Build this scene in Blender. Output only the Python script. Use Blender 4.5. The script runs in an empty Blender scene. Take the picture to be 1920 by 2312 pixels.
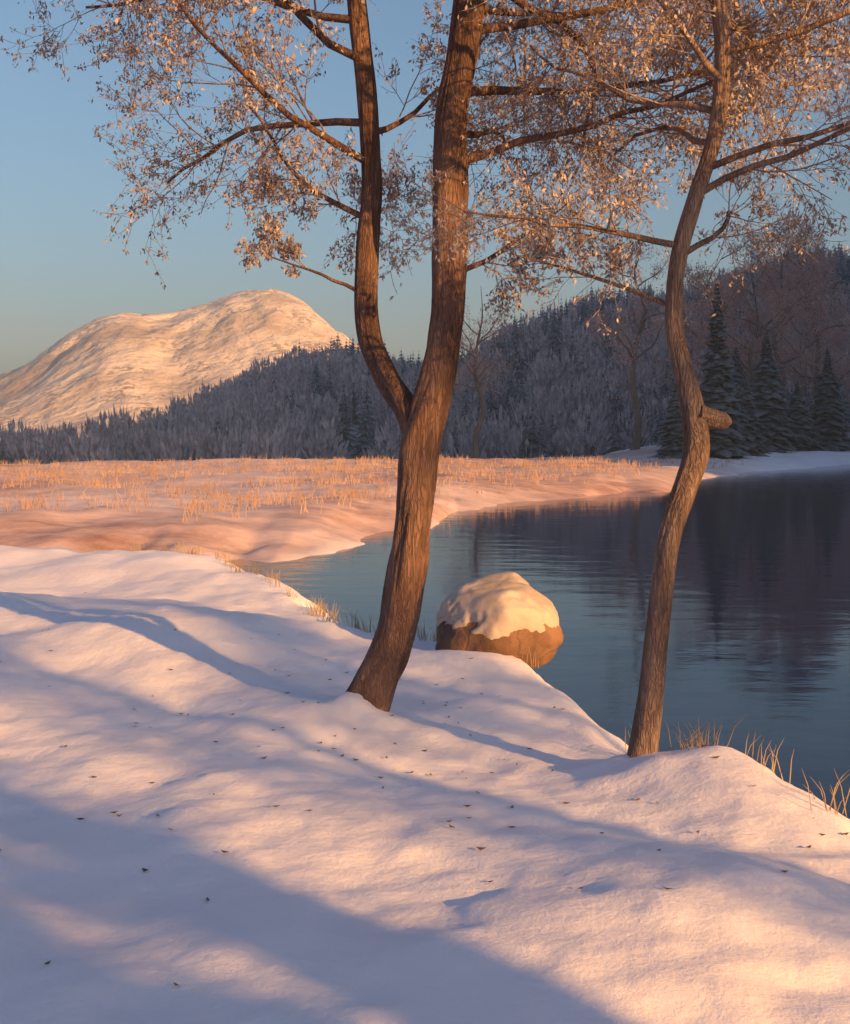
import bpy, math, random
import numpy as np
from mathutils import Vector

S = bpy.context.scene
COL = S.collection
R = math.radians

# ------------------------------------------------------------------ camera
cam_d = bpy.data.cameras.new('camera')
cam = bpy.data.objects.new('camera', cam_d)
COL.objects.link(cam)
cam.location = (0, 0, 2.0)
cam.rotation_euler = (R(90), 0, 0)
cam_d.sensor_fit = 'VERTICAL'
cam_d.sensor_height = 24
cam_d.lens = 24 / 0.828
cam_d.shift_y = -0.08
cam_d.clip_start = 0.05
cam_d.clip_end = 6000
S.camera = cam

# ------------------------------------------------------------------ light
SUN_EL, SUN_AZ = 15.0, 135.0          # azimuth clockwise from +Y (the view direction)
world = bpy.data.worlds.new('World')
S.world = world
world.use_nodes = True
wn = world.node_tree.nodes
wl = world.node_tree.links
sky = wn.new('ShaderNodeTexSky')
sky.sky_type = 'NISHITA'
sky.sun_disc = False
sky.sun_elevation = R(SUN_EL)
sky.sun_rotation = R(SUN_AZ)
sky.altitude = 0
sky.air_density = 1.0
sky.dust_density = 3.4
sky.ozone_density = 3.0
tint = wn.new('ShaderNodeMix'); tint.data_type = 'RGBA'; tint.blend_type = 'MULTIPLY'
tint.inputs['Factor'].default_value = 1.0
tint.inputs['B'].default_value = (0.765, 0.955, 0.97, 1)
wl.new(sky.outputs[0], tint.inputs['A'])
bg = wn['Background']
bg.inputs['Strength'].default_value = 0.073
wl.new(tint.outputs['Result'], bg.inputs['Color'])

sun_d = bpy.data.lights.new('sun', 'SUN')
sun_d.energy = 5.0
sun_d.angle = R(0.6)
sun_d.color = (1.0, 0.55, 0.14)
sun = bpy.data.objects.new('sun', sun_d)
COL.objects.link(sun)
sdir = Vector((math.sin(R(SUN_AZ)) * math.cos(R(SUN_EL)), math.cos(R(SUN_AZ)) * math.cos(R(SUN_EL)), math.sin(R(SUN_EL))))
sun.rotation_euler = sdir.to_track_quat('Z', 'Y').to_euler()
sun.location = sdir * 60

S.view_settings.view_transform = 'Standard'
S.view_settings.look = 'None'
S.view_settings.gamma = 1
S.view_settings.use_curve_mapping = False
S.view_settings.exposure = 1.2

# ------------------------------------------------------------------ helpers
def hash2(ix, iy, seed):
    n = (ix.astype(np.int64) * 374761393 + iy.astype(np.int64) * 668265263 + seed * 1442695041) & 0x7fffffff
    n = (n ^ (n >> 13)) * 1274126177 & 0x7fffffff
    n = n ^ (n >> 16)
    return (n & 0xffff) / 65535.0

def noise2(x, y, seed=0):
    x = np.asarray(x, float); y = np.asarray(y, float)
    ix = np.floor(x); iy = np.floor(y)
    fx = x - ix; fy = y - iy
    fx = fx * fx * fx * (fx * (fx * 6 - 15) + 10); fy = fy * fy * fy * (fy * (fy * 6 - 15) + 10)
    a = hash2(ix, iy, seed); b = hash2(ix + 1, iy, seed)
    c = hash2(ix, iy + 1, seed); d = hash2(ix + 1, iy + 1, seed)
    return (a + (b - a) * fx) * (1 - fy) + (c + (d - c) * fx) * fy - 0.5

def fbm(x, y, seed=0, octv=4, gain=0.5):
    s = 0; a = 1
    for i in range(octv):
        s = s + a * noise2(x * 2 ** i + 17.3 * i, y * 2 ** i - 9.1 * i, seed + i)
        a *= gain
    return s

def sstep(a, b, x):
    t = np.clip((x - a) / (b - a), 0, 1)
    return t * t * (3 - 2 * t)

def mesh_obj(name, verts, faces, mat, parent=None, smooth=True):
    me = bpy.data.meshes.new(name)
    me.from_pydata([tuple(v) for v in verts], [], faces)
    me.update()
    if smooth:
        me.polygons.foreach_set('use_smooth', [True] * len(me.polygons))
    me.materials.append(mat)
    o = bpy.data.objects.new(name, me)
    COL.objects.link(o)
    if parent is not None:
        o.parent = parent
    return o

def np_mesh(name, V, F, mat, parent=None, smooth=True):
    """V (n,3) floats, F (m,k) ints, all faces of k corners."""
    V = np.asarray(V, np.float32); F = np.asarray(F, np.int32)
    m, k = F.shape
    me = bpy.data.meshes.new(name)
    me.vertices.add(len(V)); me.vertices.foreach_set('co', V.ravel())
    me.loops.add(m * k); me.loops.foreach_set('vertex_index', F.ravel())
    me.polygons.add(m)
    me.polygons.foreach_set('loop_start', np.arange(m, dtype=np.int32) * k)
    me.polygons.foreach_set('loop_total', np.full(m, k, np.int32))
    if smooth:
        me.polygons.foreach_set('use_smooth', np.ones(m, bool))
    me.update(calc_edges=True)
    me.materials.append(mat)
    o = bpy.data.objects.new(name, me)
    COL.objects.link(o)
    if parent is not None:
        o.parent = parent
    return o

def empty(name, loc, label, cat, group=None):
    o = bpy.data.objects.new(name, None)
    COL.objects.link(o)
    o.location = loc
    o.empty_display_size = 0.3
    o['label'] = label; o['category'] = cat
    if group:
        o['group'] = group
    return o

def tag(o, label, cat, group=None):
    o['label'] = label; o['category'] = cat
    if group:
        o['group'] = group
    return o

# ------------------------------------------------------------------ materials
def mat_new(name, rough=0.8):
    m = bpy.data.materials.new(name)
    m.use_nodes = True
    b = m.node_tree.nodes['Principled BSDF']
    b.inputs['Roughness'].default_value = rough
    return m, m.node_tree.nodes, m.node_tree.links, b

def noise_color(m, nodes, links, b, c1, c2, scale, detail=6, lo=0.35, hi=0.65, vec=None, extra=None):
    tc = nodes.new('ShaderNodeTexCoord')
    n = nodes.new('ShaderNodeTexNoise'); n.inputs['Scale'].default_value = scale; n.inputs['Detail'].default_value = detail
    mp = nodes.new('ShaderNodeMapping')
    if vec: mp.inputs['Scale'].default_value = vec
    links.new(tc.outputs['Object'], mp.inputs['Vector']); links.new(mp.outputs[0], n.inputs['Vector'])
    r = nodes.new('ShaderNodeValToRGB')
    r.color_ramp.elements[0].position = lo; r.color_ramp.elements[0].color = (*c1, 1)
    r.color_ramp.elements[1].position = hi; r.color_ramp.elements[1].color = (*c2, 1)
    if extra:
        for p, c in extra:
            e = r.color_ramp.elements.new(p); e.color = (*c, 1)
    links.new(n.outputs['Fac'], r.inputs[0])
    links.new(r.outputs[0], b.inputs['Base Color'])
    return mp, n, r

def add_bump(nodes, links, b, scale, strength, dist, vec=None, detail=8):
    tc = nodes.new('ShaderNodeTexCoord'); mp = nodes.new('ShaderNodeMapping')
    if vec: mp.inputs['Scale'].default_value = vec
    n = nodes.new('ShaderNodeTexNoise'); n.inputs['Scale'].default_value = scale; n.inputs['Detail'].default_value = detail
    bp = nodes.new('ShaderNodeBump'); bp.inputs['Strength'].default_value = strength; bp.inputs['Distance'].default_value = dist
    links.new(tc.outputs['Object'], mp.inputs['Vector']); links.new(mp.outputs[0], n.inputs['Vector'])
    links.new(n.outputs['Fac'], bp.inputs['Height']); links.new(bp.outputs[0], b.inputs['Normal'])
    return bp

def bark(name, c1, c2, scale=6):
    m, N, L, b = mat_new(name, 0.9)
    mp, n, r = noise_color(m, N, L, b, c1, c2, scale, vec=(1, 1, 0.25), detail=10, lo=.3, hi=.68)
    tc = N.new('ShaderNodeTexCoord'); m2 = N.new('ShaderNodeMapping'); m2.inputs['Scale'].default_value = (1, 1, .13)
    wn_ = N.new('ShaderNodeTexNoise'); wn_.inputs['Scale'].default_value = scale * 2; wn_.inputs['Detail'].default_value = 4
    mixv = N.new('ShaderNodeMix'); mixv.data_type = 'VECTOR'; mixv.inputs['Factor'].default_value = .16
    vo = N.new('ShaderNodeTexVoronoi'); vo.feature = 'DISTANCE_TO_EDGE'; vo.inputs['Scale'].default_value = scale * 8
    L.new(tc.outputs['Object'], m2.inputs['Vector']); L.new(m2.outputs[0], wn_.inputs['Vector'])
    L.new(m2.outputs[0], mixv.inputs['A']); L.new(wn_.outputs['Color'], mixv.inputs['B']); L.new(mixv.outputs['Result'], vo.inputs['Vector'])
    fr = N.new('ShaderNodeValToRGB'); fr.color_ramp.elements[0].color = (.66, .63, .62, 1); fr.color_ramp.elements[1].position = .22
    L.new(vo.outputs['Distance'], fr.inputs[0])
    mu = N.new('ShaderNodeMix'); mu.data_type = 'RGBA'; mu.blend_type = 'MULTIPLY'; mu.inputs['Factor'].default_value = 1
    L.new(r.outputs[0], mu.inputs['A']); L.new(fr.outputs[0], mu.inputs['B']); L.new(mu.outputs['Result'], b.inputs['Base Color'])
    ad = N.new('ShaderNodeMath'); ad.operation = 'ADD'
    L.new(fr.outputs[0], ad.inputs[0]); L.new(wn_.outputs['Fac'], ad.inputs[1])
    bp = N.new('ShaderNodeBump'); bp.inputs['Strength'].default_value = 1; bp.inputs['Distance'].default_value = .018
    L.new(ad.outputs[0], bp.inputs['Height']); L.new(bp.outputs[0], b.inputs['Normal'])
    return m

M = {}
M['bark_brown'] = bark('bark_brown', (0.085, 0.037, 0.030), (0.255, 0.13, 0.10))
M['bark_pale'] = bark('bark_pale', (0.12, 0.065, 0.052), (0.36, 0.215, 0.175))
M['bark_far'] = bark('bark_far', (0.13, 0.085, 0.08), (0.24, 0.165, 0.155), 3)
M['twig'] = bark('twig_bark', (0.28, 0.17, 0.135), (0.44, 0.29, 0.24), 3)
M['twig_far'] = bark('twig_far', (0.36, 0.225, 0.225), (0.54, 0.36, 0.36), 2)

def leafmat(name, c1, c2):
    m, N, L, b = mat_new(name, 0.7)
    noise_color(m, N, L, b, c1, c2, 1.3, detail=3)
    return m
M['litter'] = leafmat('leaf_litter', (0.10, 0.055, 0.035), (0.24, 0.14, 0.09))
M['leaf_far'] = leafmat('reddish_twig_ends', (0.36, 0.20, 0.19), (0.54, 0.32, 0.30))
M['leaf'] = leafmat('dry_leaf', (0.31, 0.215, 0.20), (0.45, 0.33, 0.31))
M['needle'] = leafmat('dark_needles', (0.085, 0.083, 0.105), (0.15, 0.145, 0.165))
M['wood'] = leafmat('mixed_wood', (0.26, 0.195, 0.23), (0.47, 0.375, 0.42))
M['needle_trunk'] = bark('conifer_bark', (0.04, 0.028, 0.022), (0.08, 0.055, 0.045), 4)

# pale ground: snow with a faint grass tint far off
def ground_mat():
    m, N, L, b = mat_new('snow', 0.75)
    mp, n, r = noise_color(m, N, L, b, (0.80, 0.675, 0.79), (0.885, 0.76, 0.87), 0.9, detail=9, lo=0.3, hi=0.7)
    tc = N.new('ShaderNodeTexCoord')
    n2 = N.new('ShaderNodeTexNoise'); n2.inputs['Scale'].default_value = 6; n2.inputs['Detail'].default_value = 10; n2.inputs['Roughness'].default_value = 0.65
    n3 = N.new('ShaderNodeTexNoise'); n3.inputs['Scale'].default_value = 140; n3.inputs['Detail'].default_value = 2
    ad = N.new('ShaderNodeMath'); ad.operation = 'MULTIPLY_ADD'; ad.inputs[1].default_value = 0.06
    L.new(tc.outputs['Object'], n2.inputs['Vector']); L.new(tc.outputs['Object'], n3.inputs['Vector'])
    L.new(n3.outputs['Fac'], ad.inputs[0]); L.new(n2.outputs['Fac'], ad.inputs[2])
    bp = N.new('ShaderNodeBump'); bp.inputs['Strength'].default_value = 0.38; bp.inputs['Distance'].default_value = 0.05
    L.new(ad.outputs[0], bp.inputs['Height']); L.new(bp.outputs[0], b.inputs['Normal'])
    # the meadow across the water: dry reddish grass showing through the snow
    at = N.new('ShaderNodeAttribute'); at.attribute_name = 'meadow'
    gn = N.new('ShaderNodeTexNoise'); gn.inputs['Scale'].default_value = 0.55; gn.inputs['Detail'].default_value = 9; gn.inputs['Roughness'].default_value = 0.7
    mpg = N.new('ShaderNodeMapping'); mpg.inputs['Scale'].default_value = (1, 1.8, 1)
    L.new(tc.outputs['Object'], mpg.inputs['Vector']); L.new(mpg.outputs[0], gn.inputs['Vector'])
    gr = N.new('ShaderNodeValToRGB')
    gr.color_ramp.elements[0].position = 0.36; gr.color_ramp.elements[0].color = (0.32, 0.155, 0.13, 1)
    gr.color_ramp.elements[1].position = 0.64; gr.color_ramp.elements[1].color = (0.68, 0.405, 0.375, 1)
    L.new(gn.outputs['Fac'], gr.inputs[0])
    mx = N.new('ShaderNodeMix'); mx.data_type = 'RGBA'
    L.new(at.outputs['Fac'], mx.inputs['Factor'])
    L.new(r.outputs[0], mx.inputs['A']); L.new(gr.outputs[0], mx.inputs['B'])
    L.new(mx.outputs['Result'], b.inputs['Base Color'])
    return m
M['ground'] = ground_mat()

m, N, L, b = mat_new('dark_water', 0.06)
b.inputs['Base Color'].default_value = (0.018, 0.024, 0.066, 1)
b.inputs['IOR'].default_value = 1.33
b.inputs['Specular IOR Level'].default_value = 0.33
add_bump(N, L, b, 1.3, 0.09, 0.10, vec=(0.6, 1.3, 1), detail=4)
M['water'] = m

m, N, L, b = mat_new('hill_pale', 0.9)
noise_color(m, N, L, b, (0.38, 0.255, 0.22), (0.66, 0.485, 0.43), 0.022, detail=14, lo=0.36, hi=0.56)
add_bump(N, L, b, 0.07, 0.9, 6, detail=14)
def speckle(N, L, b, scale, lo, col):           # low scrub and stones too far off to tell apart
    src = b.inputs['Base Color'].links[0].from_socket
    tc = N.new('ShaderNodeTexCoord'); n1 = N.new('ShaderNodeTexNoise'); n1.inputs['Scale'].default_value = scale; n1.inputs['Detail'].default_value = 3
    n2 = N.new('ShaderNodeTexNoise'); n2.inputs['Scale'].default_value = scale * .13; n2.inputs['Detail'].default_value = 5
    L.new(tc.outputs['Object'], n1.inputs['Vector']); L.new(tc.outputs['Object'], n2.inputs['Vector'])
    mu = N.new('ShaderNodeMath'); mu.operation = 'MULTIPLY'; L.new(n1.outputs['Fac'], mu.inputs[0]); L.new(n2.outputs['Fac'], mu.inputs[1])
    r = N.new('ShaderNodeValToRGB'); r.color_ramp.elements[0].position = lo; r.color_ramp.elements[1].position = lo + .05
    L.new(mu.outputs[0], r.inputs[0])
    mx = N.new('ShaderNodeMix'); mx.data_type = 'RGBA'; mx.inputs['B'].default_value = (*col, 1)
    L.new(r.outputs[0], mx.inputs['Factor']); L.new(src, mx.inputs['A']); L.new(mx.outputs['Result'], b.inputs['Base Color'])
speckle(N, L, b, .34, .30, (.34, .235, .20))
M['hill_pale'] = m

m, N, L, b = mat_new('hill_brush', 0.9)
noise_color(m, N, L, b, (0.24, 0.175, 0.18), (0.52, 0.43, 0.45), 0.05, detail=9, lo=0.4, hi=0.7)  # snowy ground mixed with mauve-brown brush
M['hill_wooded'] = m

m, N, L, b = mat_new('boulder_rock', 0.85)
noise_color(m, N, L, b, (0.10, 0.046, 0.032), (0.27, 0.13, 0.09), 2.4, detail=9)
tc = N.new('ShaderNodeTexCoord'); vo = N.new('ShaderNodeTexVoronoi'); vo.feature = 'DISTANCE_TO_EDGE'; vo.inputs['Scale'].default_value = 2.6
nz = N.new('ShaderNodeTexNoise'); nz.inputs['Scale'].default_value = 5; nz.inputs['Detail'].default_value = 12; nz.inputs['Roughness'].default_value = .68
mv = N.new('ShaderNodeMix'); mv.data_type = 'VECTOR'; mv.inputs['Factor'].default_value = .25
L.new(tc.outputs['Object'], nz.inputs['Vector']); L.new(tc.outputs['Object'], mv.inputs['A']); L.new(nz.outputs['Color'], mv.inputs['B']); L.new(mv.outputs['Result'], vo.inputs['Vector'])
mn = N.new('ShaderNodeMath'); mn.operation = 'MINIMUM'; mn.inputs[1].default_value = .05; L.new(vo.outputs['Distance'], mn.inputs[0])
ma = N.new('ShaderNodeMath'); ma.operation = 'MULTIPLY_ADD'; ma.inputs[1].default_value = 3; L.new(mn.outputs[0], ma.inputs[0]); L.new(nz.outputs['Fac'], ma.inputs[2])
bp = N.new('ShaderNodeBump'); bp.inputs['Strength'].default_value = .9; bp.inputs['Distance'].default_value = .05
L.new(ma.outputs[0], bp.inputs['Height']); L.new(bp.outputs[0], b.inputs['Normal'])
M['rock'] = m
m, N, L, b = mat_new('snow_cap', 0.7)
noise_color(m, N, L, b, (0.38, 0.275, 0.255), (0.50, 0.38, 0.365), 3, detail=6)
add_bump(N, L, b, 14, 0.4, 0.02)
M['cap'] = m
m, N, L, b = mat_new('dry_grass', 0.8)
noise_color(m, N, L, b, (0.20, 0.12, 0.07), (0.42, 0.29, 0.18), 2.0)
M['grass'] = m
m, N, L, b = mat_new('meadow_grass', 0.85)
noise_color(m, N, L, b, (0.27, 0.145, 0.12), (0.46, 0.29, 0.25), 0.4)
M['meadow_grass'] = m

# ------------------------------------------------------------------ terrain
EX = [-400, -60, -30, -6, -3.6, -1.84, -1.03, -0.55, 0.22, 0.75, 1.25, 1.83, 2.18, 3.2, 6, 12, 40, 200, 500]
EY = [30, 26, 24, 22, 21, 16.4, 13.6, 12.5, 12.2, 11.6, 8.3, 7.2, 6.35, 5.3, 3.6, 1.5, -5, -40, -90]
FX = [-400, -60, -30, -8, -5.4, -3.3, 0.6, 9, 14, 19, 30, 60, 200, 500]
FY = [33, 29, 27, 26.5, 28, 31.8, 44, 57, 70, 79, 95, 122, 168, 205]
WATER_Z = -0.55

def slope_of(xs, ys, x):
    return (np.interp(x + 0.4, xs, ys) - np.interp(x - 0.4, xs, ys)) / 0.8

def height(x, y):
    x = np.asarray(x, float); y = np.asarray(y, float)
    wob = 0.45 * noise2(x * 0.7, y * 0.7, 5) + 0.18 * noise2(x * 2.3, y * 2.3, 6)
    e = np.interp(x, EX, EY); d1 = (y - e) / np.sqrt(1 + slope_of(EX, EY, x) ** 2) + wob
    f = np.interp(x, FX, FY); d2 = (f - y) / np.sqrt(1 + slope_of(FX, FY, x) ** 2) + wob * 2
    ch = np.minimum(sstep(-0.15, 1.3, d1), sstep(-0.5, 7.0, d2))
    dist = np.sqrt(x * x + y * y)
    amp = sstep(1.0, 4.0, dist)
    base = 0.34 * fbm(x * 0.23, y * 0.23, 1, 3) + 0.085 * fbm(x * 0.95, y * 0.95, 2, 4) + 0.018 * fbm(x * 5, y * 5, 3, 3)
    dr = 0.5 - np.abs(fbm(x * 1.1 + y * 1.1, (y - x) * 0.45, 14, 4)) * 2
    base = base + 0.045 * dr * (.4 + noise2(x * .35, y * .35, 15)) + 0.012 * noise2(x * 9, y * 9, 16)
    base = base * (0.35 + 0.65 * amp)
    base = base + 0.28 * np.exp(-((x + 1.9) ** 2 / 2.2 + (y - 11.8) ** 2 / 2.6))
    base = base + 0.16 * np.exp(-((x - 1.75) ** 2 / 0.25 + (y - 7.0) ** 2 / 0.3))
    base = base + 0.10 * np.exp(-((x + 0.85) ** 2 / 0.4 + (y - 8.7) ** 2 / 0.4))
    base = base + 1.1 * sstep(2, 26, y - f) * sstep(12, 22, x)
    base = base + 0.10 * np.exp(-((x - .45) ** 2 / .35 + (y - 10.75) ** 2 / .12)) + 0.07 * np.exp(-((x + .2) ** 2 / .2 + (y - 11.2) ** 2 / .3))
    # snow drifted up against the two near trunks
    for tx, ty in ((-.47, 8.9), (1.28, 7.4)):
        q = np.sqrt((x - tx) ** 2 + ((y - ty + .12) * 1.1) ** 2)
        base = base + .11 * np.exp(-(q / .34) ** 2) * (1 + 1.2 * noise2(x * 4, y * 4, 61))
    # beyond the meadow crest the ground dips
    base = base - 5.0 * sstep(75 + 0.9 * np.maximum(x, 0), 150 + 0.9 * np.maximum(x, 0), y) + 0.5 * fbm(x * 0.03, y * 0.03, 9, 3) * sstep(20, 60, y)
    return base * (1 - ch) + (-1.25) * ch

def axis(lo, hi, n, fine):
    t = np.linspace(-1, 1, n)
    k = 7.2
    s = np.sinh(k * t) / np.sinh(k)
    return s
nx, ny = 640, 640
gx = axis(0, 0, nx, 0) * 1800
ty = np.linspace(-0.52, 1, ny)
gy = np.sinh(7.2 * ty) / np.sinh(7.2) * 1800 + 4.0
GX, GY = np.meshgrid(gx, gy)
GZ = height(GX, GY)
V = np.stack([GX.ravel(), GY.ravel(), GZ.ravel()], 1)
ii = np.arange(nx * ny).reshape(ny, nx)
F = np.stack([ii[:-1, :-1].ravel(), ii[:-1, 1:].ravel(), ii[1:, 1:].ravel(), ii[1:, :-1].ravel()], 1)
ground = np_mesh('ground', V, F, M['ground'])
ground['kind'] = 'structure'
fx_, fy_ = V[:, 0], V[:, 1]
mead = sstep(1.0, 3.0, fy_ - np.interp(fx_, EX, EY)) * sstep(-12.0, -8.0, fy_ - np.interp(fx_, FX, FY)) * (0.85 + 0.5 * noise2(fx_ * 0.12, fy_ * 0.12, 31))
mead = mead * (1 - sstep(10, 20, fx_ - 0.05 * fy_))
mead = np.maximum(mead, 0.0)
at = ground.data.attributes.new('meadow', 'FLOAT', 'POINT')
at.data.foreach_set('value', np.clip(mead, 0, 1).astype(np.float32))

# stream surface follows the channel
xs = np.concatenate([np.linspace(-120, -12, 20), np.linspace(-11, 24, 50), np.linspace(26, 260, 24)])
v = []; f = []
for i, x in enumerate(xs):
    a = float(np.interp(x, EX, EY)) + 0.15; c = float(np.interp(x, FX, FY)) + 0.3
    for j in range(9):
        v.append((x, a + (c - a) * j / 8, WATER_Z))
for i in range(len(xs) - 1):
    for j in range(8):
        k = i * 9 + j
        f.append((k, k + 9, k + 10, k + 1))
water = mesh_obj('stream_water', v, f, M['water'])
water['kind'] = 'structure'

def gz(x, y):
    return float(height(np.array([x]), np.array([y]))[0])

# hills ------------------------------------------------------------
def grid_hill(name, x0, x1, y0, y1, n, m_, zf, mat):
    X, Y = np.meshgrid(np.linspace(x0, x1, n), np.linspace(y0, y1, m_))
    Z = zf(X, Y)
    V = np.stack([X.ravel(), Y.ravel(), Z.ravel()], 1)
    k = np.arange(n * m_).reshape(m_, n)
    F = np.stack([k[:-1, :-1].ravel(), k[:-1, 1:].ravel(), k[1:, 1:].ravel(), k[1:, :-1].ravel()], 1)
    o = np_mesh(name, V, F, mat)
    o['kind'] = 'structure'
    return o

MIDX = [-260, -150, -110, -77, -55, -44, -33, -22, -4, 6, 13, 22, 33, 44, 55, 70, 90, 120, 200, 420]
MIDZ = [-2, -3, -3.5, -3, 3.5, 8, 12.5, 15.5, 12, 10.5, 14, 20, 24, 28, 28, 30, 37, 41, 46, 50]
def mid_z(X, Y):
    # crest at y = 320, x measured where the hill stands
    c = np.interp(X * 320 / np.maximum(Y, 200), MIDX, MIDZ)
    up = sstep(120, 320, Y) * (1 - 0.9 * sstep(340, 560, Y))
    return -6.5 + (c + 6.5) * up + 3.0 * fbm(X * 0.02, Y * 0.02, 12, 4) * up
grid_hill('wooded_hill', -420, 520, 110, 580, 190, 100, mid_z, M['hill_wooded'])

FARX = [-900, -420, -300, -250, -226, -205, -185, -170, -144, -125, -106, -87, -67, -48, -24, 0, 60, 200, 700]
FARZ = [2, 8, 18, 24, 34, 48, 59, 63, 61, 66, 73, 75, 69, 57, 42, 28, 18, 10, 6]
def far_z(X, Y):
    c = np.interp(X * 700 / np.maximum(Y, 500), FARX, FARZ)
    up = sstep(420, 700, Y) * (1 - 0.9 * sstep(740, 1050, Y))
    rid = 22 * (0.30 - np.abs(fbm(X * 0.011 + .3 * noise2(X * .01, Y * .01, 3), Y * 0.0045, 22, 6, .55))) * (.35 + .65 * sstep(420, 520, Y)) 
    return -8 + (c + 8) * up + rid * up
grid_hill('sunlit_hill', -900, 700, 400, 1100, 420, 200, far_z, M['hill_pale'])

# the ridge beyond the right edge whose shadow lies over the wooded hill
def ridge_z(X, Y):
    p = (X + Y) * 0.7071; s = (X - Y) * 0.7071
    a = sstep(57, 66, p) * (1 - sstep(330, 400, p))
    return -7 + 122 * a * np.exp(-((s - 95) / 46.0) ** 2) + 5 * fbm(X * 0.02, Y * 0.02, 41, 4) * a
grid_hill('ridge', 20, 460, -60, 330, 110, 100, ridge_z, M['hill_wooded'])

# ------------------------------------------------------------------ tubes and trees
def spline(pts, n):
    P = np.asarray(pts, float)
    Q = np.vstack([2 * P[0] - P[1], P, 2 * P[-1] - P[-2]])
    out = []
    k = len(P) - 1
    for t in np.linspace(0, k - 1e-6, n):
        i = int(t); u = t - i
        a, b_, c, d = Q[i], Q[i + 1], Q[i + 2], Q[i + 3]
        out.append(0.5 * ((2 * b_) + (-a + c) * u + (2 * a - 5 * b_ + 4 * c - d) * u * u + (-a + 3 * b_ - 3 * c + d) * u ** 3))
    return np.array(out)

class Tubes:
    def __init__(self): self.V = []; self.F = []; self.n = 0
    def add(self, P, rad, sides, rough=0.0, seed=0, flare=0.0):
        P = np.asarray(P, float); k = len(P)
        T = np.gradient(P, axis=0); T /= np.linalg.norm(T, axis=1)[:, None] + 1e-9
        up = np.array([0.13, 0.21, 0.97]) if abs(T[0][2]) < 0.9 else np.array([0.97, 0.2, 0.1])
        A = np.cross(T, up); A /= np.linalg.norm(A, axis=1)[:, None] + 1e-9
        B = np.cross(T, A)
        th = np.linspace(0, 2 * np.pi, sides, endpoint=False)
        rr = np.asarray(rad, float)[:, None] * np.ones((1, sides))
        if rough:
            L = np.cumsum(np.r_[0, np.linalg.norm(np.diff(P, axis=0), axis=1)])[:, None]
            ct, st = np.cos(th)[None, :], np.sin(th)[None, :]
            rid = np.abs(fbm(ct * 4.2 + L * 0.35 + seed, st * 4.2 + L * 0.8, seed, 3))
            rid2 = np.abs(noise2(ct * 9 - L * 1.1, st * 9 + L * 2.4 + seed, seed + 5))
            rr = rr * (1 + rough * (0.9 * fbm(ct * 1.1 + seed, L * 1.3 + st * 1.1, seed, 3) + 0.75 * (rid - 0.2) + 0.35 * (rid2 - 0.2)))
            if flare:
                rr = rr * (1 + flare * np.exp(-L / 0.16) * (0.7 + 0.5 * np.cos(4 * th + seed)[None, :] + 0.3 * np.cos(7 * th)[None, :]))
        V = P[:, None, :] + rr[:, :, None] * (np.cos(th)[None, :, None] * A[:, None, :] + np.sin(th)[None, :, None] * B[:, None, :])
        idx = self.n + np.arange(k * sides).reshape(k, sides)
        nx_ = np.roll(idx, -1, axis=1)
        F = np.stack([idx[:-1].ravel(), nx_[:-1].ravel(), nx_[1:].ravel(), idx[1:].ravel()], 1)
        self.V.append(V.reshape(-1, 3)); self.F.append(F); self.n += k * sides
    def build(self, name, mat, parent=None, origin=(0, 0, 0)):
        V = np.vstack(self.V) - np.asarray(origin)
        return np_mesh(name, V, np.vstack(self.F), mat, parent)

def rot_about(v, axis_, ang):
    axis_ = axis_ / (np.linalg.norm(axis_) + 1e-9)
    return v * math.cos(ang) + np.cross(axis_, v) * math.sin(ang) + axis_ * np.dot(axis_, v) * (1 - math.cos(ang))

def grow(tb, rng, p, d, length, r, lvl, maxl, tips, droop=0.0, up=0.05, wig=0.2, kids=(3, 5), spread=(0.5, 1.0), ratio=0.6, sides=(6, 4, 3, 3)):
    n = 6 if lvl < 2 else 4
    P = [np.array(p, float)]; dd = np.array(d, float); dd /= np.linalg.norm(dd)
    st = length / (n - 1)
    for i in range(n - 1):
        dd = dd + rng.normal(0, wig, 3) * 0.5 + np.array([0, 0, up - droop * (i / n)])
        dd /= np.linalg.norm(dd)
        P.append(P[-1] + dd * st)
    P = np.array(P)
    rad = np.linspace(r, max(r * 0.42, 0.0016), n)
    tb.add(P, rad, sides[min(lvl, len(sides) - 1)])
    tips.append((P[-1], dd))
    if lvl >= 2: tips.append((P[n // 2], dd))
    if lvl < maxl:
        for k in range(rng.integers(kids[0], kids[1] + 1)):
            t = rng.uniform(0.22, 1.0)
            i = min(int(t * (n - 1)), n - 2); u = t * (n - 1) - i
            q = P[i] * (1 - u) + P[i + 1] * u
            loc = P[i + 1] - P[i]; loc /= np.linalg.norm(loc)
            ax = np.cross(loc, rng.normal(0, 1, 3))
            nd = rot_about(loc, ax, rng.uniform(*spread))
            grow(tb, rng, q, nd, length * ratio * rng.uniform(0.7, 1.15), max(r * 0.5 * (1 - 0.4 * t), 0.0022), lvl + 1, maxl, tips, droop, up, wig, kids, spread, ratio, sides)

def leaves(rng, tips, n, size, spread):
    T = np.array([t[0] for t in tips])
    a = rng.normal(0, .55, (n, 3)) + np.array([0, 0, -.75]); a /= np.linalg.norm(a, axis=1)[:, None]
    b_ = np.cross(a, rng.normal(0, 1, (n, 3))); b_ /= np.linalg.norm(b_, axis=1)[:, None]
    c = T[rng.integers(0, len(T), n)] + rng.normal(0, spread, (n, 3)) + a * size * .9
    s = size * rng.uniform(0.6, 1.3, n)[:, None]
    nrm = np.cross(a, b_)
    p0 = c - a * s; p1 = c + b_ * s * 0.45 + nrm * s * 0.18; p2 = c + a * s; p3 = c - b_ * s * 0.45 + nrm * s * 0.18
    V = np.stack([p0, p1, p2, p3], 1).reshape(-1, 3)
    F = np.arange(4 * n).reshape(n, 4)
    return V, F

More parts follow.
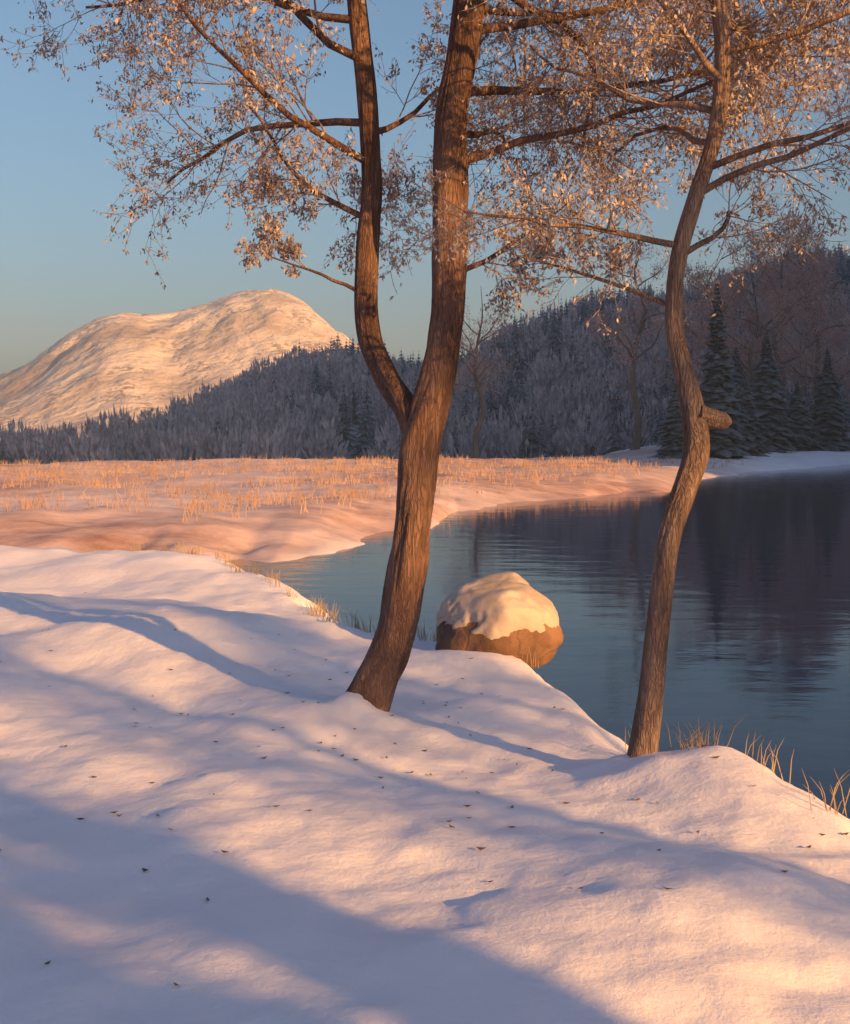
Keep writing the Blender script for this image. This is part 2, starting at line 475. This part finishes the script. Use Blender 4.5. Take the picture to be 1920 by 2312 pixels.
def bare_tree(name, root, stems, limbs, seed, label, group=None, twig_levels=3, leaf_n=0, leaf_size=0.03,
              bmat='bark_brown', tmat='twig', sides=18, kids=(4, 6), twig_from=2.2, leaf_spread=0.08, lmat='leaf', cat='tree', droop=0.06, kid_dens=5.0):
    """stems: list of (points, radii) in world space; limbs: (start, dir, length, radius)"""
    rng = np.random.default_rng(seed)
    o = empty(name, root, label, cat, group)
    org = np.array(root)
    for si, (pts, rads) in enumerate(stems):
        n = (170 if si == 0 else 120) if sides > 24 else 36
        P = spline(pts, n)
        rad = np.interp(np.linspace(0, 1, n), np.linspace(0, 1, len(rads)), rads)
        t = Tubes(); t.add(P, rad, sides, 0.30, seed + si, 0.42 if si == 0 else 0.0)
        t.build('trunk' if si == 0 else 'stem', M[bmat], o, org)
    tips = []
    tw = Tubes()
    for (p, d, ln, r) in limbs:
        lt = Tubes()
        n = 9
        P = [np.array(p, float)]; dd = np.array(d, float); dd /= np.linalg.norm(dd)
        for i in range(n - 1):
            dd = dd + rng.normal(0, 0.13, 3) + np.array([0, 0, 0.03 - droop * i / n]); dd /= np.linalg.norm(dd)
            P.append(P[-1] + dd * ln / (n - 1))
        P = np.array(P)
        lt.add(P, np.linspace(r, r * 0.3, n) if ln > .5 else r * np.array([1.1, 1, .92, .88, .86, .85, .8, .6, .05]), 8 if ln > .5 else 20, 0.15 if ln > .5 else .35, seed)
        lt.build('limb', M[bmat], o, org)
        nk = max(4, int(ln * kid_dens)) if ln > .5 else 0        # a broken stub bears no twigs
        for k in range(nk):
            t_ = rng.uniform(0.15, 1.0)
            i = min(int(t_ * (n - 1)), n - 2); u = t_ * (n - 1) - i
            q = P[i] * (1 - u) + P[i + 1] * u
            loc = P[i + 1] - P[i]; loc /= np.linalg.norm(loc)
            nd = rot_about(loc, np.cross(loc, rng.normal(0, 1, 3)), rng.uniform(0.4, 1.1))
            grow(tw, rng, q, nd, ln * rng.uniform(0.22, 0.42), r * 0.32 * (1 - 0.5 * t_), 1, twig_levels, tips, droop=droop, kids=kids)
    if tw.n:
        t = tw.build('twigs', M[tmat], o, org); t['kind'] = 'stuff'
    if leaf_n and tips:
        V, F = leaves(rng, tips, leaf_n, leaf_size, leaf_spread)
        l = np_mesh('leaves', V - org, F, M[lmat], o, smooth=False); l['kind'] = 'stuff'
    return o

K = 0.828; AS = 850 / 1024
def at(fx, fy, Y):                       # a point at distance Y seen at a fraction of the frame
    return np.array([(fx - 0.5) * K * AS * Y, Y, 2.0 + (0.42 - fy) * K * Y])

# forked tree on the bank
Y = 8.6
tr = [at(*q) for q in [(.420, .70, 8.9), (.440, .672, 8.82), (.467, .62, 8.72), (.477, .56, 8.65), (.486, .50, 8.66), (.494, .43, 8.68), (.517, .36, 8.7), (.529, .28, 8.7), (.530, .20, 8.65), (.531, .12, 8.6), (.545, .04, 8.55), (.556, -.06, 8.5), (.56, -.2, 8.45), (.575, -.36, 8.4), (.58, -.55, 8.4)]]
tr[0][2] = gz(tr[0][0], tr[0][1]) - 0.30; tr[0][0] -= 0.03
rad_t = [.16, .148, .134, .128, .126, .13, .125, .118, .118, .108, .105, .095, .08, .055, .02]
st2 = [at(*q) for q in [(.490, .435, 8.7), (.478, .40, 8.78), (.452, .365, 8.9), (.434, .325, 9.0), (.432, .26, 9.05), (.437, .19, 9.1), (.433, .11, 9.1), (.424, .03, 9.15), (.41, -.08, 9.2), (.39, -.22, 9.3), (.37, -.4, 9.4)]]
rad_2 = [.09, .092, .088, .085, .08, .077, .072, .068, .056, .04, .015]
lim = [
    (at(.433, .29, 9.0), (-.8, .3, .25), .75, .018),
    (at(.436, .215, 9.1), (-.9, -.2, .40), 1.25, .026),
    (at(.436, .16, 9.1), (-1.0, -.3, .42), 1.9, .032),
    (at(.434, .12, 9.1), (-1.0, .3, .40), 2.1, .032),
    (at(.43, .06, 9.1), (-.9, -.4, .25), 2.3, .034),
    (at(.425, .02, 9.1), (-1.0, .5, .15), 2.5, .034),
    (at(.42, -.02, 9.15), (-1.0, .0, .10), 2.9, .036),
    (at(.415, -.06, 9.2), (-.8, -.7, .05), 2.8, .034),
    (at(.405, -.12, 9.25), (-.9, .4, .05), 2.8, .03),
    (at(.40, -.17, 9.25), (-.3, -.9, .0), 2.4, .03),
    (at(.434, .13, 9.1), (.5, .8, .4), 1.8, .026),
    (at(.433, .20, 9.1), (.3, .9, .3), 1.3, .02),
    (at(.53, .27, 8.7), (.9, .4, .25), 1.2, .022),
    (at(.531, .16, 8.62), (.9, -.1, .35), 2.0, .034),
    (at(.531, .13, 8.62), (.5, .9, .3), 1.9, .03),
    (at(.535, .09, 8.6), (.8, .5, .4), 2.4, .036),
    (at(.545, .03, 8.55), (1.0, -.1, .15), 2.7, .038),
    (at(.548, -.0, 8.5), (.2, .9, .1), 2.4, .034),
    (at(.55, -.03, 8.5), (.9, .6, .0), 2.8, .038),
    (at(.556, -.10, 8.5), (-.5, -.9, -.05), 2.4, .034),
    (at(.56, -.19, 8.45), (1.0, .2, .0), 3.0, .034),
    (at(.56, -.22, 8.45), (-.6, .6, .1), 2.4, .032),
    (at(.57, -.3, 8.4), (.8, .4, .3), 2.4, .03),
    (at(.575, -.4, 8.4), (-.7, -.3, .5), 1.9, .025),
]
bare_tree('forked_tree', tuple(tr[0]), [(tr, rad_t), (st2, rad_2)], lim, 3,
          'brown forked tree with two tall stems on the pale bank left of the boulder', twig_levels=3, leaf_n=84000, leaf_size=0.019,
          sides=72, kid_dens=7.0, leaf_spread=0.016)

# crooked tree further right
tr = [at(*q) for q in [(.752, .755, 7.4), (.760, .715, 7.36), (.770, .64, 7.28), (.778, .57, 7.22), (.788, .52, 7.25), (.806, .475, 7.3), (.819, .44, 7.35), (.815, .40, 7.4), (.802, .355, 7.45), (.793, .31, 7.5), (.798, .255, 7.5), (.818, .195, 7.5), (.842, .13, 7.5), (.850, .05, 7.5), (.84, -.04, 7.5), (.85, -.16, 7.5), (.87, -.32, 7.5)]]
tr[0][2] = gz(tr[0][0], tr[0][1]) - 0.30; tr[0][0] -= 0.03
rad_t = [.092, .075, .068, .066, .068, .070, .074, .064, .055, .052, .050, .049, .046, .042, .037, .026, .012]
lim = [
    (at(.822, .405, 7.38), (.8, -.1, -.35), .22, .062),
    (at(.793, .30, 7.5), (-.7, .6, .5), 1.1, .018),
    (at(.80, .25, 7.5), (.8, .4, .5), 1.2, .02),
    (at(.80, .24, 7.5), (-.9, -.2, .4), 1.4, .022),
    (at(.82, .19, 7.5), (.9, -.4, .35), 1.5, .024),
    (at(.83, .165, 7.5), (.9, .2, .25), 1.7, .024),
    (at(.84, .14, 7.5), (-.4, .9, .3), 1.5, .022),
    (at(.848, .11, 7.5), (-.8, .5, .3), 1.7, .024),
    (at(.85, .08, 7.5), (-.5, -.8, .3), 1.5, .022),
    (at(.852, .05, 7.5), (.9, -.3, .2), 1.8, .024),
    (at(.848, .02, 7.5), (.4, .9, .2), 1.7, .024),
    (at(.845, 0, 7.5), (-.9, .1, .1), 2.0, .024),
    (at(.84, -.05, 7.5), (.8, .6, .0), 2.0, .024),
    (at(.845, -.08, 7.5), (-.8, .6, .0), 2.0, .024),
    (at(.85, -.12, 7.5), (-.7, -.6, .0), 1.9, .022),
    (at(.853, -.16, 7.5), (.7, -.7, .0), 1.9, .022),
    (at(.855, -.2, 7.5), (.8, -.1, .1), 1.8, .02),
]
bare_tree('crooked_tree', tuple(tr[0]), [(tr, rad_t)], lim, 11,
          'thin crooked tree with a bent elbow at the edge of the bank', twig_levels=3, leaf_n=28000, leaf_size=0.017, sides=56,
          kid_dens=8.0, leaf_spread=0.014, bmat='bark_pale')

# bare trees beyond the water
def far_tree(x, y, h, seed, label, leaf_n=900, lean=0.0, spread=0.34):
    rng = np.random.default_rng(seed)
    z = gz(x, y) - 0.2
    pts = [np.array([x, y, z])]
    for i in range(1, 7):
        pts.append(np.array([x + lean * i / 6 * h + rng.normal(0, .02) * h, y + rng.normal(0, .02) * h, z + h * i / 6]))
    r0 = h * 0.017
    rads = [r0 * 1.3, r0, r0 * .8, r0 * .62, r0 * .45, r0 * .25, r0 * .06]
    limbs = []
    for k in range(13):
        t = rng.uniform(.22, .97); i = min(int(t * 6), 5); u = t * 6 - i
        q = pts[i] * (1 - u) + pts[i + 1] * u
        a = rng.uniform(0, 2 * math.pi)
        limbs.append((q, (math.cos(a), math.sin(a), rng.uniform(.35, .9)), h * spread * (1.15 - .7 * t), r0 * .42 * (1.1 - .7 * t)))
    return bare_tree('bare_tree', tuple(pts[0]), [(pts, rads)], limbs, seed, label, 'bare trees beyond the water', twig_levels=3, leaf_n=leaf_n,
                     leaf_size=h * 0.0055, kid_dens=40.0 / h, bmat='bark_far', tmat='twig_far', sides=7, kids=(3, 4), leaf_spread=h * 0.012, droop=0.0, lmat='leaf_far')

far_spots = [
    (31.0, 108, 19.5, 'tall bare tree beyond the water at the right edge'),
    (27.5, 104, 16.0, 'broad bare tree beyond the water, second from the right edge'),
    (24.5, 104, 16.5, 'bare tree beyond the water right of the tallest evergreen'),
    (35.0, 112, 19.0, 'bare tree beyond the water, outermost on the right'),
    (16.0, 94, 16.0, 'bare tree beyond the water behind the crooked trunk'),
    (4.0, 96, 14.0, 'bare tree on the far meadow just right of the forked trunk'),
    (36.5, 120, 20.0, 'tall bare tree deep behind the far shore at the right edge'),
]
for i, (x, y, h, lab) in enumerate(far_spots):
    far_tree(x, y, h, 100 + i, lab, leaf_n=10000 if x > 20 else 3500)

# dark conifers -----------------------------------------------------
def conifer_geo(rng, h, r, tiers, per, base=0.06):
    """drooping needle sprays in whorls: quads"""
    V = []; F = []
    for t in range(tiers):
        u = t / (tiers - 1)
        z = h * (base + (1 - base) * u ** 0.95)
        rr = r * (1 - u) ** 0.85 * rng.uniform(0.8, 1.12) + r * 0.03
        m = max(4, int(per * (1 - 0.6 * u)))
        a0 = rng.uniform(0, 6.28)
        for k in range(m):
            a = a0 + 2 * math.pi * k / m + rng.uniform(-.25, .25)
            L_ = rr * rng.uniform(.72, 1.12)
            ca, sa = math.cos(a), math.sin(a)
            w = L_ * rng.uniform(.22, .36)
            dz = -L_ * rng.uniform(.15, .5)
            n = len(V)
            V += [(0.05 * L_ * ca, 0.05 * L_ * sa, z + .03 * h), (L_ * .55 * ca - w * sa, L_ * .55 * sa + w * ca, z + dz * .45 - .02 * h),
                  (L_ * ca, L_ * sa, z + dz), (L_ * .55 * ca + w * sa, L_ * .55 * sa - w * ca, z + dz * .45 - .02 * h)]
            F.append((n, n + 1, n + 2, n + 3))
    return np.array(V), np.array(F)

def conifer(x, y, h, r, seed, label, group='dark evergreens beyond the water', tiers=40, per=22):
    rng = np.random.default_rng(seed)
    z = gz(x, y) - 0.1
    o = empty('evergreen_tree', (x, y, z), label, 'tree', group)
    t = Tubes(); t.add(np.array([[0, 0, 0], [0, 0, h * .5], [0, 0, h * .98]]), [h * .018, h * .011, .01], 7)
    t.build('trunk', M['needle_trunk'], o)
    V, F = conifer_geo(rng, h, r, tiers, per)
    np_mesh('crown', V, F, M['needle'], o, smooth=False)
    return o

con = [
    (20.3, 86, 12.5, 2.2, 'tallest dark evergreen beyond the water, just right of the crooked trunk'),
    (23.4, 91, 6.2, 2.2, 'short dark evergreen on the far shore, right beside the tallest one'),
    (26.8, 97, 9.6, 2.7, 'broad dark evergreen on the far shore, midway between the tallest one and the right edge'),
    (30.4, 101, 5.8, 2.3, 'lowest dark evergreen on the far shore, near the right edge'),
    (34.5, 106, 9.0, 2.6, 'dark evergreen on the far shore cut by the right edge'),
    (17.4, 85, 5.6, 2.0, 'small dark evergreen seen past the left side of the crooked trunk'),
    (24.9, 99, 8.4, 2.4, 'dark evergreen in the back row on the far shore, behind the short one'),
]
for i, (x, y, h, r, lab) in enumerate(con):
    conifer(x, y, h, r, 200 + i, lab)

# far wood: one mass
rng = np.random.default_rng(77)
protos = [conifer_geo(rng, 1.0, 0.17 + .025 * i, 15, 9, base=.02) for i in range(8)]
def crown_geo(rng, k=90):
    """a bare rounded crown: many small upright twig sprays in an egg, on a thin trunk"""
    d = rng.normal(0, 1, (k, 3)); d /= np.linalg.norm(d, axis=1)[:, None]
    c = d * (rng.uniform(.35, 1, k) ** .6)[:, None] * np.array([.27, .27, .38]) + np.array([0, 0, .58])
    out = (c - np.array([0, 0, .2])); out /= np.linalg.norm(out, axis=1)[:, None]
    side = np.cross(out, rng.normal(0, 1, (k, 3))); side /= np.linalg.norm(side, axis=1)[:, None]
    L_ = rng.uniform(.07, .15, k)[:, None]; w = rng.uniform(.012, .035, k)[:, None]
    V = np.stack([c - out * L_ * .6, c + side * w, c + out * L_, c - side * w], 1).reshape(-1, 3)
    F = np.arange(4 * k).reshape(k, 4)
    T = np.array([(-.012, 0, 0), (.012, 0, 0), (.006, .004, .6), (-.006, .004, .6)])
    return np.vstack([V, T]), np.vstack([F, [[4 * k, 4 * k + 1, 4 * k + 2, 4 * k + 3]]])
crowns = [crown_geo(rng) for i in range(10)]
bins = {'c': ([], [], [0]), 'b': ([], [], [0])}
cnt = 0
while cnt < 3700:
    x = rng.uniform(-230, 330); y = rng.uniform(135, 345)
    low = cnt >= 3400                       # a belt of brush along the foot of the slope on the left
    if low: x = rng.uniform(-75, -14); y = rng.uniform(118, 190)
    if low and x + y < 104: continue
    f_ = x / y / .687 + .5
    if f_ < -.25 or f_ > 1.35 or (-.1 < f_ < .055 and not low): continue
    dens = 0.03 + 0.97 * sstep(.14, .36, f_)
    if f_ < .45: dens *= 0.2 + 0.8 * sstep(150, 290, y)
    if not low and rng.uniform() > dens: continue
    z = float(mid_z(np.array([x]), np.array([y]))[0])
    ever = rng.uniform() < .30 + .8 * float(noise2(x * .02, y * .02, 55))
    ever = ever and not low
    P, Fp = (protos if ever else crowns)[rng.integers(0, 8)]
    h = (5 + 7 * rng.beta(2, 2.5)) * (1.1 if ever else .95)
    if y < 160 and f_ < .3: h = min(h, 8.5)
    a = rng.uniform(0, 6.28); c, s_ = math.cos(a), math.sin(a)
    Q = np.stack([(P[:, 0] * c - P[:, 1] * s_) * h + x, (P[:, 0] * s_ + P[:, 1] * c) * h + y, P[:, 2] * h + z - .3], 1)
    VV, FF, n = bins['c' if ever else 'b']
    VV.append(Q); FF.append(Fp + n[0]); n[0] += len(P); cnt += 1
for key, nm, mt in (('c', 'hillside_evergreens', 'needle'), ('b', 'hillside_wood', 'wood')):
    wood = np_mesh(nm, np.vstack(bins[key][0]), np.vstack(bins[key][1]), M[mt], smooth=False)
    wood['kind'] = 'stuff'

# boulder at the water's edge ----------------------------------------
import bmesh
def boulder(name, loc, dims, seed, label, cap=True, group=None):
    o = empty(name, loc, label, 'boulder', group)
    bm = bmesh.new(); bmesh.ops.create_icosphere(bm, subdivisions=6, radius=1.0)
    co = np.array([v.co for v in bm.verts])
    n1 = fbm(co[:, 0] * 1.3 + 4 + seed, co[:, 1] * 1.3 + co[:, 2] * 1.7, seed, 4)
    n2 = noise2(co[:, 0] * .8 + co[:, 2], co[:, 1] * .8 - co[:, 2], seed + 9)
    s = 1 + .22 * n1 + .16 * n2 - .10 * np.abs(noise2(co[:, 0] * 2.3 + co[:, 2] * 1.4, co[:, 1] * 2.3 + co[:, 2] * 2.2, seed + 2))
    rr_ = np.random.default_rng(seed)
    for q in range(11):
        d = rr_.normal(0, 1, 3); d[2] *= .7; d /= np.linalg.norm(d)
        pr = co @ d * s; lim_ = rr_.uniform(.72, .92)
        s = np.where(pr > lim_, s * (1 - (1 - lim_ / np.maximum(pr, 1e-6)) * .45), s)
    z = co[:, 2].copy(); co2 = co * s[:, None] * np.array(dims)
    co2[:, 2] = np.where(co2[:, 2] < -dims[2] * .55, -dims[2] * .55 + (co2[:, 2] + dims[2] * .55) * .3, co2[:, 2])
    faces = [tuple(v.index for v in f.verts) for f in bm.faces]
    bm.free()
    mesh_obj('rock', co2, faces, M['rock'], o)
    if cap:
        edge = z + .10 + .42 * fbm(co[:, 0] * 1.6 + seed, co[:, 1] * 1.6 + co[:, 2], seed + 3, 6, .62)
        keep = edge > .12
        th = -.018 + .07 * sstep(.15, .6, edge)
        c3 = co2 + co * th[:, None] * .7 + np.array([0, 0, 1]) * (th * .6)[:, None]
        idx = -np.ones(len(co), int); ids = np.nonzero(keep)[0]; idx[ids] = np.arange(len(ids))
        top = [tuple(int(idx[i]) for i in f) for f in faces if all(keep[i] for i in f)]
        mesh_obj('snow_cap', c3[ids], top, M['cap'], o)
    return o
boulder('boulder', (0.64, 11.35, gz(.64, 11.35) + .27), (0.62, 0.55, 0.47), 4, 'rounded rusty boulder with a pale cap on the bank beside the dark water')

# ------------------------------------------------------------------ trees behind the camera on the sun side, whose shade stripes the bank
def ps(p, s): return (p * .7071 + s * .7071, p * .7071 - s * .7071)
def shade_tree(p, s, h, r0, seed, label, first=0.3, nlimb=15, spread=.30, leaf_n=5000, rads=None):
    x, y = ps(p, s)
    rng = np.random.default_rng(seed)
    z = gz(x, y) - .2
    pts = [np.array([x + rng.normal(0, .012) * h * (i > 0), y + rng.normal(0, .012) * h * (i > 0), z + h * i / 6]) for i in range(7)]
    rads = rads or [r0 * 1.15, r0, r0 * .85, r0 * .7, r0 * .5, r0 * .3, r0 * .05]
    limbs = []
    for k in range(nlimb):
        t = rng.uniform(first, .97); i = min(int(t * 6), 5); u = t * 6 - i
        q = pts[i] * (1 - u) + pts[i + 1] * u
        a = rng.uniform(0, 6.283)
        limbs.append((q, (math.cos(a), math.sin(a), rng.uniform(.1, .7)), h * spread * (1.15 - .7 * t), r0 * .35))
    return bare_tree('shade_tree', tuple(pts[0]), [(pts, rads)], limbs, seed, label, 'trees on the sunward side behind the viewer', twig_levels=2,
                     leaf_n=leaf_n, leaf_size=.05, sides=10, kids=(3, 4), leaf_spread=.2)
shade_tree(3.17, 12, 12, .48, 301, 'thick trunk behind the viewer casting a wide stripe of shade', first=.375, nlimb=24, leaf_n=7500, spread=.075,
           rads=[.66, .53, .30, .24, .16, .08, .02])
shade_tree(4.75, 15, 9.4, .15, 302, 'leafy tree behind the viewer beside the thick trunk', first=.56, nlimb=22, leaf_n=8000, spread=.14)
shade_tree(4.8, 9, 4.2, .07, 307, 'low young tree behind the viewer, nearest to the water', first=.42, nlimb=16, leaf_n=1100, spread=.11)
shade_tree(7.0, 16, 9.2, .15, 303, 'slim tree behind the viewer further along the bank', first=.66, nlimb=18, leaf_n=9000, spread=.15)
shade_tree(11.6, 17, 9.0, .18, 304, 'outermost slim tree behind the viewer', first=.5, nlimb=20, leaf_n=8000, spread=.22)
c1 = conifer(*ps(.7, 10), 11, 2.8, 305, 'full evergreen behind the viewer with boughs down to the ground', 'evergreens behind the viewer', tiers=46, per=26)
c2 = conifer(*ps(-2.6, 11), 10, 2.2, 306, 'second evergreen behind the viewer, further from the water', 'evergreens behind the viewer', tiers=46, per=26)

# ------------------------------------------------------------------ dry grass along the bank lip
rng = np.random.default_rng(9)
V = []; F = []
def clump(x0, y0, nb, h0, h1, w, sp):
    z = gz(x0, y0) - .02
    for b in range(nb):
        x = x0 + rng.normal(0, sp); y = y0 + rng.normal(0, sp)
        h = rng.uniform(h0, h1); a = rng.uniform(0, 6.28)
        lx, ly = math.cos(a) * h * rng.uniform(.1, .7), math.sin(a) * h * rng.uniform(.1, .7)
        n = len(V)
        V.extend([(x - w, y, z), (x + w, y, z), (x + lx * .4 + w * .7, y + ly * .4, z + h * .65), (x + lx * .4 - w * .7, y + ly * .4, z + h * .65),
              (x + lx + w * .2, y + ly, z + h), (x + lx - w * .2, y + ly, z + h)])
        F.extend([(n, n + 1, n + 2, n + 3), (n + 3, n + 2, n + 4, n + 5)])
k = 0
while k < 1900:
    x = rng.uniform(-30, 24); y = rng.uniform(27, 78)
    if y < float(np.interp(x, FX, FY)) - 3 or rng.uniform() > .25 + 1.6 * float(noise2(x * .25, y * .35, 71)) + .2: continue
    clump(x, y, 5, .12, .42, .012, .12); k += 1
g = np_mesh('meadow_grass', np.array(V), np.array(F), M['meadow_grass'], smooth=False)
g['kind'] = 'stuff'
V = []; F = []
for k in range(60):
    fx = rng.uniform(-7, 2.6)
    ey = float(np.interp(fx, EX, EY)) - abs(rng.normal(0, .25)) + .15
    clump(fx, ey, int(rng.integers(6, 18)), .05, .24, .003, .05)
g = np_mesh('dry_grass', np.array(V), np.array(F), M['grass'], smooth=False)
g['kind'] = 'stuff'

# ------------------------------------------------------------------ thin evening haze over the whole valley
hm = bpy.data.materials.new('haze_air'); hm.use_nodes = True
hn = hm.node_tree.nodes; hl = hm.node_tree.links
hn.remove(hn['Principled BSDF'])
pv = hn.new('ShaderNodeVolumePrincipled')
pv.inputs['Color'].default_value = (0.54, 0.68, 1.0, 1)
pv.inputs['Density'].default_value = 0.0006
pv.inputs['Anisotropy'].default_value = 0.0
hl.new(pv.outputs[0], hn['Material Output'].inputs['Volume'])
B = 1850; Z0, Z1 = -16.0, 134.0
hv = [(x, y, z) for z in (Z0, Z1) for x, y in ((-B, -B), (B, -B), (B, B), (-B, B))]
hf = [(3, 2, 1, 0), (4, 5, 6, 7), (0, 1, 5, 4), (1, 2, 6, 5), (2, 3, 7, 6), (3, 0, 4, 7)]
hz = mesh_obj('haze', hv, hf, hm, smooth=False)
hz['kind'] = 'stuff'

# ------------------------------------------------------------------ fallen leaves and bits of twig lying on the snow
rng = np.random.default_rng(21)
V = []; F = []
def litter_spot():
    c = [(-.7, 8.5, 1.5), (1.5, 7.1, 1.2), (0, 6, 3.0), (-2, 9, 3.2)][rng.integers(0, 4)]
    return rng.normal(c[0], c[2]), rng.normal(c[1], c[2])
for k in range(260):
    x, y = litter_spot()
    if y < 2.5 or y > float(np.interp(x, EX, EY)) - .15: continue
    z = gz(x, y); a = rng.uniform(0, 6.28); n = len(V)
    L_ = rng.uniform(.012, .028); w = L_ * .42; cu = rng.uniform(.002, .012)
    ca, sa = math.cos(a), math.sin(a)
    V += [(x - L_ * ca, y - L_ * sa, z + .004 + cu), (x + w * sa, y - w * ca, z + .004), (x + L_ * ca, y + L_ * sa, z + .005 + cu), (x - w * sa, y + w * ca, z + .008)]
    F.append((n, n + 1, n + 2, n + 3))
lt = np_mesh('leaf_litter', np.array(V), np.array(F), M['litter'], smooth=False)
lt['kind'] = 'stuff'
